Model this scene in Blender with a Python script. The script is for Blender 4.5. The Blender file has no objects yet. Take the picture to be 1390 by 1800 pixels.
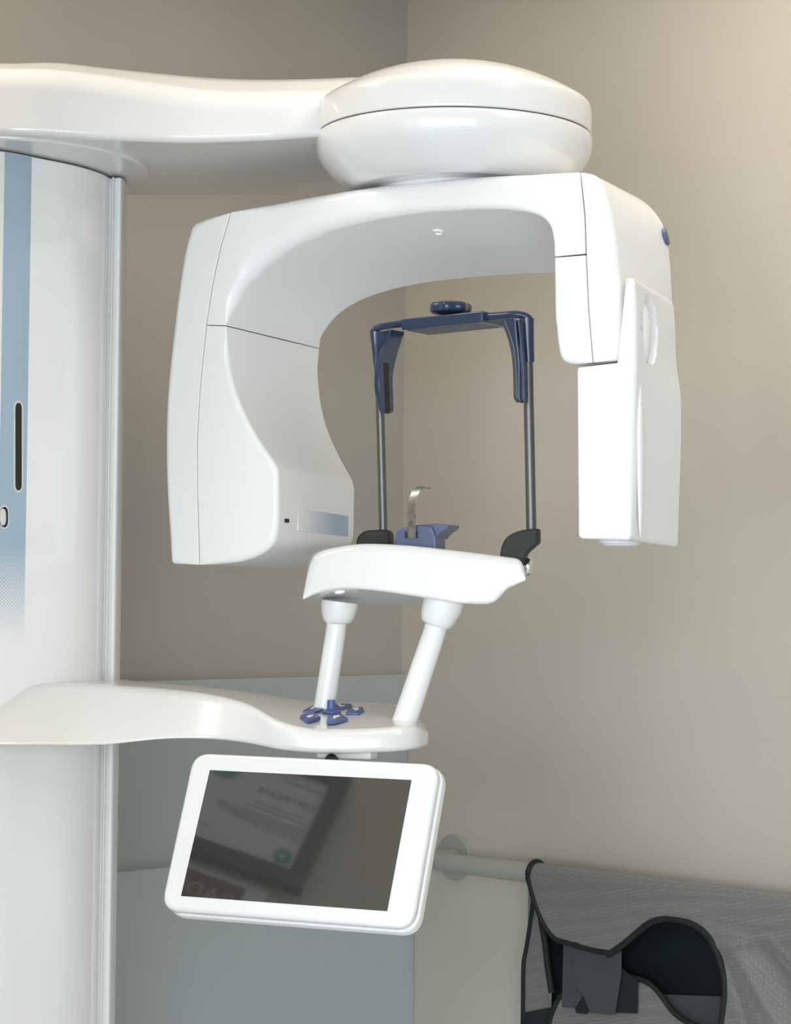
import bpy, bmesh, math, random
from mathutils import Vector as V, Matrix
from mathutils.geometry import delaunay_2d_cdt
random.seed(4)
sc = bpy.context.scene
rad = math.radians
# ------------------------------------------------------------ camera
CAM = V((0, 0, 1.35)); FPX = 3800.0; PITCH = rad(2.26); ROLL = rad(0.54)
_d = V((0, math.cos(PITCH), math.sin(PITCH))); _u0 = V((0, -math.sin(PITCH), math.cos(PITCH))); _r0 = V((1, 0, 0))
CR = _r0*math.cos(ROLL) + _u0*math.sin(ROLL); CU = _u0*math.cos(ROLL) - _r0*math.sin(ROLL)
cd = bpy.data.cameras.new('camera'); cam = bpy.data.objects.new('camera', cd); sc.collection.objects.link(cam)
cd.sensor_fit = 'HORIZONTAL'; cd.sensor_width = 36; cd.lens = 36*FPX/1390; cd.clip_start = .05; cd.clip_end = 60
cam.matrix_world = Matrix(((CR.x, CU.x, -_d.x, CAM.x), (CR.y, CU.y, -_d.y, CAM.y), (CR.z, CU.z, -_d.z, CAM.z), (0, 0, 0, 1)))
sc.camera = cam
# ------------------------------------------------------------ world, lights, exposure
w = bpy.data.worlds.new('world'); sc.world = w; w.use_nodes = True
w.node_tree.nodes['Background'].inputs[0].default_value = (.75, .87, 1, 1)
w.node_tree.nodes['Background'].inputs[1].default_value = 1.0
sc.view_settings.view_transform = 'Standard'; sc.view_settings.look = 'None'
sc.view_settings.exposure = 0.12; sc.view_settings.gamma = 1; sc.view_settings.use_curve_mapping = False
try: sc.cycles.use_denoising = True
except Exception: pass
def area(name, loc, direction, sx, sy, power, col):
    l = bpy.data.lights.new(name, 'AREA'); l.shape = 'RECTANGLE'; l.size = sx; l.size_y = sy; l.energy = power; l.color = col
    o = bpy.data.objects.new(name, l); sc.collection.objects.link(o); o.location = loc
    o.rotation_euler = V(direction).to_track_quat('-Z', 'Y').to_euler(); return o
WARM = (1, .90, .77); COOL = (.86, .94, 1)
for (x, z, pw) in ((-2.1, 1.45, 98), (-.55, 1.45, 64), (1.0, 1.45, 40)):            # daylight in the three corridor windows behind the camera
    area('window_daylight', (x, -2.46, z), (0, 1, 0), 1.3, 1.9, pw, COOL)
area('ceiling_panel_light', (.40, 3.15, 2.775), (0, 0, -1), .58, 1.1, 10, WARM)
area('ceiling_panel_light', (-1.02, 2.98, 2.775), (0, 0, -1), .4, .4, 8, WARM)  # unseen panel added to brighten the column from the left
area('ceiling_panel_light', (1.35, 1.95, 2.775), (0, 0, -1), .58, .58, 6.5, COOL)  # unseen panel added to lift the housing's right side
area('corridor_panel_light', (-.3, .75, 2.775), (0, 0, -1), .58, 1.18, 13, WARM)

# ------------------------------------------------------------ materials
def mat(name, col, rough=.5, metal=0, spec=.5, ior=None, coat=0, bump=None, mottled=None):
    m = bpy.data.materials.new(name); m.use_nodes = True; nt = m.node_tree; b = nt.nodes['Principled BSDF']
    b.inputs['Base Color'].default_value = (*col, 1); b.inputs['Roughness'].default_value = rough
    b.inputs['Metallic'].default_value = metal; b.inputs['Specular IOR Level'].default_value = spec
    if ior: b.inputs['IOR'].default_value = ior
    if coat: b.inputs['Coat Weight'].default_value = coat; b.inputs['Coat Roughness'].default_value = .04
    tc = nt.nodes.new('ShaderNodeTexCoord')
    if bump:
        n = nt.nodes.new('ShaderNodeTexNoise'); n.inputs['Scale'].default_value = bump[0]; n.inputs['Detail'].default_value = 4
        bp = nt.nodes.new('ShaderNodeBump'); bp.inputs['Strength'].default_value = bump[1]; bp.inputs['Distance'].default_value = bump[2]
        nt.links.new(tc.outputs['Object'], n.inputs['Vector']); nt.links.new(n.outputs['Fac'], bp.inputs['Height']); nt.links.new(bp.outputs['Normal'], b.inputs['Normal'])
    if mottled:
        n = nt.nodes.new('ShaderNodeTexNoise'); n.inputs['Scale'].default_value = mottled[0]; n.inputs['Detail'].default_value = 5
        r = nt.nodes.new('ShaderNodeValToRGB'); k = mottled[1]
        r.color_ramp.elements[0].position = .3; r.color_ramp.elements[1].position = .7
        r.color_ramp.elements[0].color = (*[c*(1-k) for c in col], 1); r.color_ramp.elements[1].color = (*[min(1, c*(1+k)) for c in col], 1)
        nt.links.new(tc.outputs['Object'], n.inputs['Vector']); nt.links.new(n.outputs['Fac'], r.inputs['Fac']); nt.links.new(r.outputs['Color'], b.inputs['Base Color'])
    return m
M = dict(
    white=mat('white_plastic', (.75, .75, .74), .20, coat=.4),
    bright=mat('bright_white_plastic', (.88, .88, .875), .22, coat=.3),
    gloss=mat('white_lacquer', (.95, .95, .945), .12, coat=.5),
    satin=mat('white_satin_plastic', (.83, .83, .82), .33),
    wall_shaded=mat('shaded_beige_wall_paint', (.41, .39, .355), .6, spec=.3, bump=(60, .12, .004), mottled=(3, .025)),  # beige paint darkened and greyed to carry the left wall's shade
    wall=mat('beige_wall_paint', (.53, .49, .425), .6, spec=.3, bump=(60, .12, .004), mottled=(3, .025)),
    panel=mat('daylit_grey_wall_panel', (.40, .435, .435), .5, spec=.3, mottled=(3, .02)),  # panel grey tinted blue to stand for cool daylight low down
    panel2=mat('pale_daylit_grey_wall_panel', (.44, .48, .495), .5, spec=.3, mottled=(3, .02)),  # paler lower panel with the same painted daylight tint
    ceil=mat('ceiling_paint', (.78, .77, .74), .8, bump=(90, .1, .003)),
    floor=mat('grey_vinyl_floor', (.68, .71, .74), .3, mottled=(14, .08)),
    corridor=mat('corridor_paint', (.74, .74, .72), .7, mottled=(3, .02)),
    blue=mat('navy_plastic', (.026, .043, .088), .22, coat=.3),
    blue2=mat('mid_blue_plastic', (.085, .11, .20), .3),
    bkey=mat('blue_key_plastic', (.075, .12, .30), .4),
    slate=mat('slate_plastic', (.10, .12, .15), .4),
    dark=mat('charcoal_plastic', (.028, .031, .027), .6, spec=.25),
    rod=mat('smoked_metal_rod', (.15, .15, .15), .42, metal=.8),
    steel=mat('brushed_steel', (.55, .56, .55), .3, metal=1, mottled=(120, .3)),
    chrome=mat('chrome', (.8, .8, .8), .12, metal=1),
    rail=mat('painted_rail', (.36, .365, .33), .38, mottled=(8, .03)),
    black=mat('black_recess', (.006, .008, .008), .5),
    stripe=mat('pale_blue_film', (.36, .47, .58), .25, coat=.3),
    glass=mat('dark_screen_glass', (.035, .037, .035), .04, ior=2.5),
    bind=mat('black_binding_tape', (.004, .008, .008), .7, bump=(500, .6, .002)),
    lining=mat('dark_vinyl_lining', (.006, .011, .012), .6, spec=.2, mottled=(12, .3)),
    strap=mat('grey_hook_strap', (.055, .056, .060), .8, bump=(900, .4, .001)),
    strap2=mat('dark_hook_strap', (.008, .013, .014), .9, bump=(900, .4, .001)),
    paper=mat('certificate_paper', (.62, .66, .70), .7), ink=mat('print_ink', (.06, .08, .09), .7),
    teal=mat('teal_print', (.05, .30, .28), .7), frame=mat('dark_frame', (.02, .018, .014), .3),
    red=mat('red_print', (.17, .055, .05), .6), lettering=mat('pale_lettering', (.5, .36, .33), .6),
    lamp=mat('lamp_frame', (.8, .8, .8), .5), print_white=mat('white_print', (.85, .87, .9), .6),
)
def stripe_fade(name, col, base, axis, a, b, dots=True, ro=.25, ct=.3):
    """blue film that ends in a printed halftone fade to white; object coordinates are metres from the part's centre"""
    m = mat(name, col, ro, coat=ct); nt = m.node_tree; bs = nt.nodes['Principled BSDF']; N = nt.nodes.new
    g = N('ShaderNodeNewGeometry'); sx = N('ShaderNodeSeparateXYZ'); nt.links.new(g.outputs['Position'], sx.inputs[0])
    mr = N('ShaderNodeMapRange'); mr.inputs['From Min'].default_value = a; mr.inputs['From Max'].default_value = b
    nt.links.new(sx.outputs[axis], mr.inputs['Value'])
    src = mr.outputs['Result']
    if dots:
        def wave(o, k):
            mu = N('ShaderNodeMath'); mu.operation = 'MULTIPLY'; mu.inputs[1].default_value = k; nt.links.new(o, mu.inputs[0])
            s = N('ShaderNodeMath'); s.operation = 'SINE'; nt.links.new(mu.outputs[0], s.inputs[0]); return s.outputs[0]
        p = N('ShaderNodeMath'); p.operation = 'MULTIPLY'; nt.links.new(wave(sx.outputs['Y'], 1500), p.inputs[0]); nt.links.new(wave(sx.outputs['Z'], 1150), p.inputs[1])
        am = N('ShaderNodeValToRGB'); am.color_ramp.elements[0].color = (0, 0, 0, 1); am.color_ramp.elements[1].color = (0, 0, 0, 1)
        e_ = am.color_ramp.elements.new(.5); e_.color = (.5, .5, .5, 1); nt.links.new(src, am.inputs[0])
        p2 = N('ShaderNodeMath'); p2.operation = 'MULTIPLY'; nt.links.new(p.outputs[0], p2.inputs[0]); nt.links.new(am.outputs[0], p2.inputs[1]); p = p2
        q = N('ShaderNodeMath'); q.operation = 'MULTIPLY_ADD'; q.inputs[1].default_value = .9; nt.links.new(p.outputs[0], q.inputs[0]); nt.links.new(src, q.inputs[2]); src = q.outputs[0]
    mx = N('ShaderNodeMix'); mx.data_type = 'RGBA'; mx.inputs[6].default_value = (*base, 1); mx.inputs[7].default_value = (*col, 1)
    nt.links.new(src, mx.inputs[0]); nt.links.new(mx.outputs[2], bs.inputs['Base Color']); return m
def mesh_fabric():
    m = mat('grey_mesh_fabric', (.17, .165, .16), .62); nt = m.node_tree; bs = nt.nodes['Principled BSDF']; N = nt.nodes.new
    tc = N('ShaderNodeTexCoord'); mp = N('ShaderNodeMapping'); mp.inputs['Scale'].default_value = (150, 150, 150); mp.inputs['Rotation'].default_value = (0, rad(20), rad(45))
    nt.links.new(tc.outputs['Object'], mp.inputs[0])
    vo = N('ShaderNodeTexVoronoi'); vo.inputs['Randomness'].default_value = 0; vo.inputs['Scale'].default_value = 1.0; nt.links.new(mp.outputs[0], vo.inputs['Vector'])
    r = N('ShaderNodeValToRGB'); r.color_ramp.elements[0].position = .25; r.color_ramp.elements[1].position = .5
    r.color_ramp.elements[0].color = (.200, .190, .181, 1); r.color_ramp.elements[1].color = (.160, .155, .148, 1)
    nt.links.new(vo.outputs['Distance'], r.inputs[0]); nt.links.new(r.outputs[0], bs.inputs['Base Color'])
    bp = N('ShaderNodeBump'); bp.inputs['Strength'].default_value = .5; bp.inputs['Distance'].default_value = .002; bp.invert = True
    nt.links.new(vo.outputs['Distance'], bp.inputs['Height']); nt.links.new(bp.outputs[0], bs.inputs['Normal'])
    bs.inputs['Sheen Weight'].default_value = .3; return m
M['mesh'] = mesh_fabric()

# ------------------------------------------------------------ pixel geometry helpers (photo frame 1390x1800)
def ray(px, py): return _d + CR*((px-695)/FPX) - CU*((py-900)/FPX)
def at(px, py, Y):
    r = ray(px, py); return CAM + r*(Y/r.y)
class Plane:
    """origin, right, up and the direction away from the viewer"""
    def __init__(s, O, th=None, n=None):
        s.O = V(O)
        if th is not None: s.n = V((-math.sin(th), -math.cos(th), 0))
        else: s.n = V(n).normalized()
        up = V((0, 0, 1)); s.e2 = (up - s.n*up.dot(s.n)).normalized(); s.e1 = s.e2.cross(s.n).normalized()
    def px(s, x, y, dep=0):
        r = ray(x, y); t = ((s.O - s.n*dep) - CAM).dot(s.n)/r.dot(s.n); q = CAM + r*t - s.O
        return (q.dot(s.e1), q.dot(s.e2))
    def w(s, a, b, dep=0): return s.O + s.e1*a + s.e2*b - s.n*dep
# ------------------------------------------------------------ object helpers
WORLD = {}
def root(name, loc, label, cat, group=None):
    o = bpy.data.objects.new(name, None); sc.collection.objects.link(o); o.location = loc; o.empty_display_size = .05
    o['label'] = label; o['category'] = cat
    if group: o['group'] = group
    WORLD[o.name] = V(loc); return o
def obj(name, verts, faces, m, parent=None, smooth=True, ang=40, label=None, wn=True):
    me = bpy.data.meshes.new(name)
    lo = V([min(v[i] for v in verts) for i in range(3)]); hi = V([max(v[i] for v in verts) for i in range(3)]); c = (lo+hi)/2
    me.from_pydata([V(v)-c for v in verts], [], faces); me.materials.append(m)
    bm = bmesh.new(); bm.from_mesh(me); bmesh.ops.remove_doubles(bm, verts=bm.verts, dist=4e-6)
    bmesh.ops.recalc_face_normals(bm, faces=bm.faces); bm.to_mesh(me); bm.free()
    if smooth:
        me.shade_smooth(); me.set_sharp_from_angle(angle=rad(ang))
    o = bpy.data.objects.new(name, me); sc.collection.objects.link(o)
    base = V((0, 0, 0))
    if parent: o.parent = parent; base = WORLD[parent.name]
    o.location = c - base; WORLD[o.name] = c
    if label: o['label'] = label
    if smooth and wn:
        md = o.modifiers.new('wn', 'WEIGHTED_NORMAL'); md.keep_sharp = True; md.weight = 80
    return o
def thing(o, label, cat, group=None):
    o['label'] = label; o['category'] = cat
    if group: o['group'] = group
    return o
def rings(rs, close=True, caps=(True, True)):
    """faces of a tube through rings of equal length"""
    n = len(rs[0]); vs = [p for r in rs for p in r]; fs = []
    for k in range(len(rs)-1):
        for i in range(n if close else n-1):
            j = (i+1) % n; fs.append((k*n+i, k*n+j, (k+1)*n+j, (k+1)*n+i))
    if caps[0]: fs.append(tuple(range(n))[::-1])
    if caps[1]: fs.append(tuple((len(rs)-1)*n+i for i in range(n)))
    return vs, fs
def rounded(P, R, n=8):
    out = []; L = len(P)
    for i in range(L):
        a, b, c = P[i-1], P[i], P[(i+1) % L]
        da, dc = (a-b), (c-b); la, lc = da.length, dc.length
        t1 = min(R[i], .5*la); t2 = min(R[i], .5*lc)
        p0 = b + da*(t1/max(la, 1e-9)); p2 = b + dc*(t2/max(lc, 1e-9))
        for k in range(n):
            u = (k+.5)/n; out.append(p0*(1-u)**2 + b*(2*u*(1-u)) + p2*u*u)
    return out
def inset(P, e):
    L = len(P); A = sum(P[i-1].x*P[i].y - P[i].x*P[i-1].y for i in range(L)); s = 1 if A > 0 else -1; out = []
    for i in range(L):
        t = (P[(i+1) % L] - P[i-1]); t = t.normalized() if t.length > 1e-9 else V((1, 0))
        out.append(P[i] + V((-t.y, t.x))*s*e[i])
    return out
def shell(name, pl, corners, vF, vB, m, parent, scale=1180., erB=None, label=None, n=8, K=5):
    """corners (fx, fy, back or None, radius px or None=soft, edge radius m): solid lofted from the front outline at depth vF to the back one at vB"""
    Fp, Bp, R, Er = [], [], [], []
    for c in corners:
        f = V(pl.px(c[0], c[1], vF)); b = f.copy() if c[2] is None else V(pl.px(c[2][0], c[2][1], vB))
        Fp.append(f); Bp.append(b); R.append(9 if c[3] is None else c[3]/scale); Er += [c[4]]*n
    Fc, Bc = rounded(Fp, R, n), rounded(Bp, R, n); D = vB-vF; rs = []
    for _ in range(2):                                               # ease the edge radius from one corner to the next
        Er = [min(Er[i], (Er[i-2]+Er[i-1]+Er[i]+Er[(i+1) % len(Er)]+Er[(i+2) % len(Er)])/5*1.2) for i in range(len(Er))]
    for k in range(K+1):
        ph = k/K*math.pi/2; C = [a.lerp(b, Er[i]*(1-math.cos(ph))/D) for i, (a, b) in enumerate(zip(Fc, Bc))]
        C = inset(C, [e*(1-math.sin(ph)) for e in Er])
        rs.append([pl.w(p.x, p.y, vF+Er[i]*(1-math.cos(ph))) for i, p in enumerate(C)])
    Eb = Er if erB is None else [min(e, erB) for e in Er]
    for q in (.25, .5, .75):
        C = [a.lerp(b, q) for a, b in zip(Fc, Bc)]; rs.append([pl.w(p.x, p.y, vF+D*q) for p in C])
    for k in range(K, -1, -1):
        ph = k/K*math.pi/2; C = [b.lerp(a, Eb[i]*(1-math.cos(ph))/D) for i, (a, b) in enumerate(zip(Fc, Bc))]
        C = inset(C, [e*(1-math.sin(ph)) for e in Eb])
        rs.append([pl.w(p.x, p.y, vB-Eb[i]*(1-math.cos(ph))) for i, p in enumerate(C)])
    vs, fs = rings(rs, caps=(False, False))
    for C, v, e in ((Fc, vF, Er), (Bc, vB, Eb)):
        e = [x + 0*.0006 for x in e]; C = inset(C, e)
        co, _, tri, *_r = delaunay_2d_cdt(C, [(i, (i+1) % len(C)) for i in range(len(C))], [], 1, 1e-6)
        k = len(vs); vs += [pl.w(p.x, p.y, v) for p in co]; fs += [tuple(k+i for i in t) for t in tri]
    return obj(name, vs, fs, m, parent, label=label)
def plate(name, pl, pts, th, m, parent, er=.001, rad_px=2, dep=0, label=None, n=5, scale=1180.):
    return shell(name, pl, [(x, y, None, rad_px, er) for x, y in pts], dep, dep+th, m, parent, label=label, n=n, K=3, scale=scale)
def frame_axes(t, ref=V((0, 0, 1))):
    a = t.cross(ref); a = a.normalized() if a.length > 1e-4 else V((1, 0, 0)); return a, a.cross(t).normalized()
def tube(name, pts, rr, m, parent, n=20, label=None, ellipse=1.0, capr=True):
    rs = []; pts = [V(p) for p in pts]; rr = rr if isinstance(rr, (list, tuple)) else [rr]*len(pts)
    ref = V((0, 0, 1)) if abs((pts[-1]-pts[0]).normalized().z) < .9 else V((0, 1, 0))
    for i, p in enumerate(pts):
        t = (pts[min(i+1, len(pts)-1)] - pts[max(i-1, 0)]).normalized(); a, b = frame_axes(t, ref)
        rs.append([p + a*math.cos(2*math.pi*k/n)*rr[i] + b*math.sin(2*math.pi*k/n)*rr[i]*ellipse for k in range(n)])
    vs, fs = rings(rs); return obj(name, vs, fs, m, parent, label=label)
def smooth_path(P, n=6):
    P = [V(p) for p in P]; out = []
    for i in range(len(P)-1):
        a, b, c, d = P[max(i-1, 0)], P[i], P[i+1], P[min(i+2, len(P)-1)]
        for k in range(n):
            t = k/n; out.append(.5*((2*b)+(c-a)*t+(2*a-5*b+4*c-d)*t*t+(3*b-a-3*c+d)*t**3))
    out.append(P[-1]); return out
def lathe(name, c, prof, m, parent, n=96, label=None, axis=None, lobes=None):
    """prof: (radius, height) pairs about the axis through c"""
    ax = V(axis).normalized() if axis else V((0, 0, 1)); a, b = (V((1, 0, 0)), V((0, 1, 0))) if not axis else frame_axes(ax)
    rs = []
    for r, z in prof:
        rs.append([V(c) + ax*z + (a*math.cos(2*math.pi*k/n) + b*math.sin(2*math.pi*k/n))*r*(1+(lobes[1]*math.cos(lobes[0]*2*math.pi*k/n) if lobes else 0)) for k in range(n)])
    vs, fs = rings(rs); return obj(name, vs, fs, m, parent, label=label, ang=32)
def curve2(pts, n=8):
    """soft profile through (r, z) points"""
    return [(p.x, p.y) for p in smooth_path([V((a, b, 0)) for a, b in pts], n)]
def box(name, c, s, m, parent=None, rot=0, bev=.002, label=None):
    hx, hy, hz = s[0]/2, s[1]/2, s[2]/2; R = Matrix.Rotation(rot, 3, 'Z')
    vs = [V(c) + R @ V((x*hx, y*hy, z*hz)) for x in (-1, 1) for y in (-1, 1) for z in (-1, 1)]
    fs = [(0, 1, 3, 2), (4, 6, 7, 5), (0, 4, 5, 1), (2, 3, 7, 6), (0, 2, 6, 4), (1, 5, 7, 3)]
    o = obj(name, vs, fs, m, parent, smooth=False, label=label)
    if bev: b = o.modifiers.new('bevel', 'BEVEL'); b.width = bev; b.segments = 2
    return o
def struct(o): o['kind'] = 'structure'; return o

# ------------------------------------------------------------ room shell (a square room turned 45 degrees, seen through its wide doorway)
Q = math.sqrt(.5)
def wall45(name, s0, s1, k, z0, z1, thick, m, side):
    """side 'ne': plane X+Y=k, s runs along (1,-1); side 'nw': plane Y-X=k, s runs along (1,1). thick > 0 goes away from the room"""
    if side == 'ne': t = V((Q, -Q, 0)); nn = V((Q, Q, 0))
    else: t = V((Q, Q, 0)); nn = V((-Q, Q, 0))
    o = nn*(k*Q)
    c = o + t*((s0+s1)/2) + nn*(thick/2) + V((0, 0, (z0+z1)/2))
    rot = math.atan2(t.y, t.x)
    return struct(box(name, c, (s1-s0, abs(thick), z1-z0), m, rot=rot, bev=0))
KR, KL, KF = 4.632, 4.60, 1.70        # right wall, left wall, doorway wall
HC = 2.80
cx, cy = (KR-KL)/2, (KR+KL)/2         # corner of the two walls in view
sR = (cx-cy)*Q; sL = (cx+cy)*Q
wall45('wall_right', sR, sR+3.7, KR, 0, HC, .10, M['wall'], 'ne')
wall45('wall_left', (KF-.1)*Q, sL+.1, KL, 0, HC, .10, M['wall_shaded'], 'nw')
# door wall: a = distance along (-1,1)
wall45('wall_front', -3.25, -2.12, KF, 0, HC, -.10, M['wall'], 'ne')
wall45('wall_front_beyond_door', 1.0, sR+3.7, KF, 0, HC, -.10, M['wall'], 'ne')
wall45('wall_front_lintel', -2.12, 1.0, KF, 2.12, HC, -.10, M['wall'], 'ne')
wall45('wall_far_side', KF*Q, KR*Q, -(sR+3.7)/Q, 0, HC, -.10, M['wall'], 'nw')
# boxed-out panels low on the left wall, each a little prouder than the one above
def ray_z(px, py, k):
    r = ray(px, py); t = k/(r.y-r.x); return (CAM + r*t).z
z1 = ray_z(500, 1191, KL-.03); z2 = ray_z(280, 1525, KL-.05)
wall45('trim_1', 1.3, sL-.002, KL-.03, z2-.02, z1, .032, M['panel'], 'nw')
wall45('trim_2', 1.3, sL-.002, KL-.065, 0, z2, .06, M['panel2'], 'nw')
struct(box('floor', (0, .9, -.05), (9.5, 9.5, .1), M['floor'], bev=0))
struct(box('ceiling', (0, .9, HC+.05), (9.5, 9.5, .1), M['ceil'], bev=0))
# corridor behind the camera
struct(box('wall_corridor_west', (-3.6, -.1, HC/2), (.1, 5.6, HC), M['corridor'], bev=0))
struct(box('wall_corridor_east', (3.6, -.6, HC/2), (.1, 4.5, HC), M['corridor'], bev=0))
yw = -2.5
struct(box('wall_corridor_south_sill', (0, yw, .22), (7.2, .1, .44), M['corridor'], bev=0))
struct(box('wall_corridor_south_head', (0, yw, (2.44+HC)/2), (7.2, .1, HC-2.44), M['corridor'], bev=0))
for i, (x0, x1) in enumerate(((-3.6, -2.8), (-1.4, -1.25), (.15, .3), (1.7, 3.6))):
    struct(box('wall_corridor_south_pier', ((x0+x1)/2, yw, 1.44), (x1-x0, .1, 2.0), M['corridor'], bev=0))
for i, x in enumerate((-2.1, -.55, 1.0)):
    for nm, c, s in (('rail', (x, yw+.05, .46), (1.4, .05, .05)), ('rail', (x, yw+.05, 2.42), (1.4, .05, .05)), ('mullion', (x, yw+.06, 1.44), (.06, .05, 2.0)),
                     ('stile', (x-.69, yw+.05, 1.44), (.04, .05, 2.0)), ('stile', (x+.69, yw+.05, 1.44), (.04, .05, 2.0))):
        struct(box('window_%d' % (i+1) if nm == 'mullion' else 'window_%d_%s' % (i+1, nm), c, s, M['lamp'], bev=0))
for nm, (x, y), (sx, sy) in (('ceiling_light', (.40, 3.15), (.62, 1.14)), ('ceiling_light', (-1.02, 2.98), (.44, .44)), ('ceiling_light', (1.35, 1.95), (.62, .62)), ('ceiling_light', (-.3, .75), (.62, 1.22))):  # panels over the certificate and far end belong to the added lights
    thing(box(nm, (x, y, HC-.008), (sx, sy, .014), M['lamp'], bev=.002), 'flat white ceiling light panel above ' + ('the far end of the room, added to brighten the machine housing' if x > 1 else 'the corridor' if y < 2 else 'the apron rail' if x > 0 else 'the framed certificate, added to brighten the column'), 'ceiling light', 'ceiling light panels')

# ------------------------------------------------------------ the x-ray machine
MACH = root('panoramic_xray_machine', (-.62, 3.45, 0), 'tall white panoramic dental x-ray machine with overhead arm and curved gantry', 'x-ray machine')
W, S = M['white'], M['satin']
# column ---------------------------------------------------
plan = [V((x, y)) for x, y in ((-.86, 3.42), (-.84, 3.27), (-.76, 3.20), (-.68, 3.195), (-.593, 3.243), (-.5525, 3.291), (-.504, 3.343), (-.470, 3.405), (-.458, 3.462), (-.460, 3.52), (-.50, 3.58), (-.62, 3.64), (-.78, 3.62))]
ZT = 1.35+.6685
def extrude_plan(name, pts, z0, z1, m, parent, n=8, R=9, er=.003, label=None):
    C = rounded(pts, [R]*len(pts), n); rs = []
    for k in range(4):
        ph = k/3*math.pi/2; rs.append([V((p.x, p.y, z0+er*(1-math.cos(ph)))) for p in inset(C, [er*(1-math.sin(ph))]*len(C))])
    for k in range(3, -1, -1):
        ph = k/3*math.pi/2; rs.append([V((p.x, p.y, z1-er*(1-math.cos(ph)))) for p in inset(C, [er*(1-math.sin(ph))]*len(C))])
    vs, fs = rings(rs); return obj(name, vs, fs, m, parent, label=label)
col = extrude_plan('column', plan, 0, ZT, M['gloss'], MACH)
trimp = [V((x, y)) for x, y in ((-.458, 3.442), (-.4475, 3.435), (-.4415, 3.44), (-.4405, 3.50), (-.455, 3.56), (-.48, 3.56), (-.475, 3.45))]
extrude_plan('side_trim', trimp, .0, ZT-.001, S, col, er=.002)
extrude_plan('side_seam', [V((x, y)) for x, y in ((-.4585, 3.432), (-.4550, 3.430), (-.4530, 3.445), (-.462, 3.455))], .0, ZT-.0015, S, col, er=.0008)
# a film strip that follows the column's face
planC = rounded(plan, [9]*len(plan), 8)
def on_column(px, py, off=.0):
    """point on the column's face behind a pixel"""
    r = ray(px, py); best = None
    for i in range(len(planC)):
        a, b = planC[i-1], planC[i]; d = b-a; den = r.x*d.y - r.y*d.x
        if abs(den) < 1e-9: continue
        t = (a.x*d.y - a.y*d.x)/den
        s = ((r.x*t-a.x)*r.x*0 + (r.x*t-a.x)*d.x + (r.y*t-a.y)*d.y)/max(d.length_squared, 1e-12)
        if -1e-6 <= s <= 1+1e-6 and t > 0 and (best is None or t < best[0]):
            nn = V((d.y, -d.x, 0)).normalized()
            if nn.dot(V((r.x, r.y, 0))) > 0: nn = -nn
            best = (t, nn)
    t, nn = best; return CAM + r*t + nn*off, nn
def face_strip(name, xs, z0, z1, m, parent, off=.0008):
    rs = []
    cols = []
    for x in xs:
        p, nn = on_column(x, 420); cols.append((p, nn))
    def ring(z, o): return [V((p.x, p.y, z)) + nn*o for p, nn in cols]
    vs = ring(z0, off) + ring(z1, off) + ring(z0, -.001) + ring(z1, -.001); L = len(cols); fs = []
    for i in range(L-1): fs += [(i, i+1, L+i+1, L+i), (2*L+i, 3*L+i, 3*L+i+1, 2*L+i+1), (i, 2*L+i, 2*L+i+1, i+1), (L+i, L+i+1, 3*L+i+1, 3*L+i)]
    fs += [(0, L, 3*L, 2*L), (L-1, 3*L-1, 4*L-1, 2*L-1)]
    return obj(name, vs, fs, m, parent, ang=30)
p_a, n_a = on_column(20, 960); p_b, _ = on_column(20, 1130)
face_strip('blue_stripe', [6, 14, 22, 30, 38, 46, 53], p_b.z, ZT-.002, stripe_fade('halftone_film', (.40, .52, .64), (.95, .95, .945), 'Z', p_b.z, p_a.z), col)
p_s, n_s = on_column(33, 785); PS = Plane(p_s + n_s*.0012, n=n_s)
def capsule(cx, cy, hw, hh, n=4): return [(cx-hw, cy-hh), (cx+hw, cy-hh), (cx+hw, cy+hh), (cx-hw, cy+hh)]
plate('slot_rim', PS, capsule(33, 785, 8.5, 81), .002, W, col, er=.0008, rad_px=16, n=8, scale=1170)
plate('card_slot', PS, capsule(33, 785, 5.5, 77), .0025, M['dark'], col, er=.0004, rad_px=12, dep=-.0007, n=8, scale=1170)
p_s, n_s = on_column(9, 909); PS = Plane(p_s + n_s*.0012, n=n_s)
plate('switch_rim', PS, capsule(8, 909, 8.5, 21), .002, W, col, er=.0008, rad_px=16, n=8)
plate('switch_well', PS, capsule(8, 909, 6.5, 18), .002, M['black'], col, er=.0004, rad_px=14, dep=-.0005, n=8)
plate('power_switch', PS, capsule(6.5, 909, 5.5, 15), .005, W, col, er=.003, rad_px=14, dep=-.004, n=8)
# collar under the overhead arm ----------------------------------
CC = (-.628, 3.40, 1.35)
lathe('collar', CC, [(.05, .671), (.225, .671)]+[(.2275+.004*math.sin(a), .6745-.0035*math.cos(a)) for a in (0, .5, 1, 1.57)]+[(.2315, .6795), (.230, .6812), (.05, .6812)], W, MACH)
lathe('collar_gap', CC, [(.05, .6812), (.224, .6812), (.224, .690), (.05, .690)], M['black'], MACH)
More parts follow.
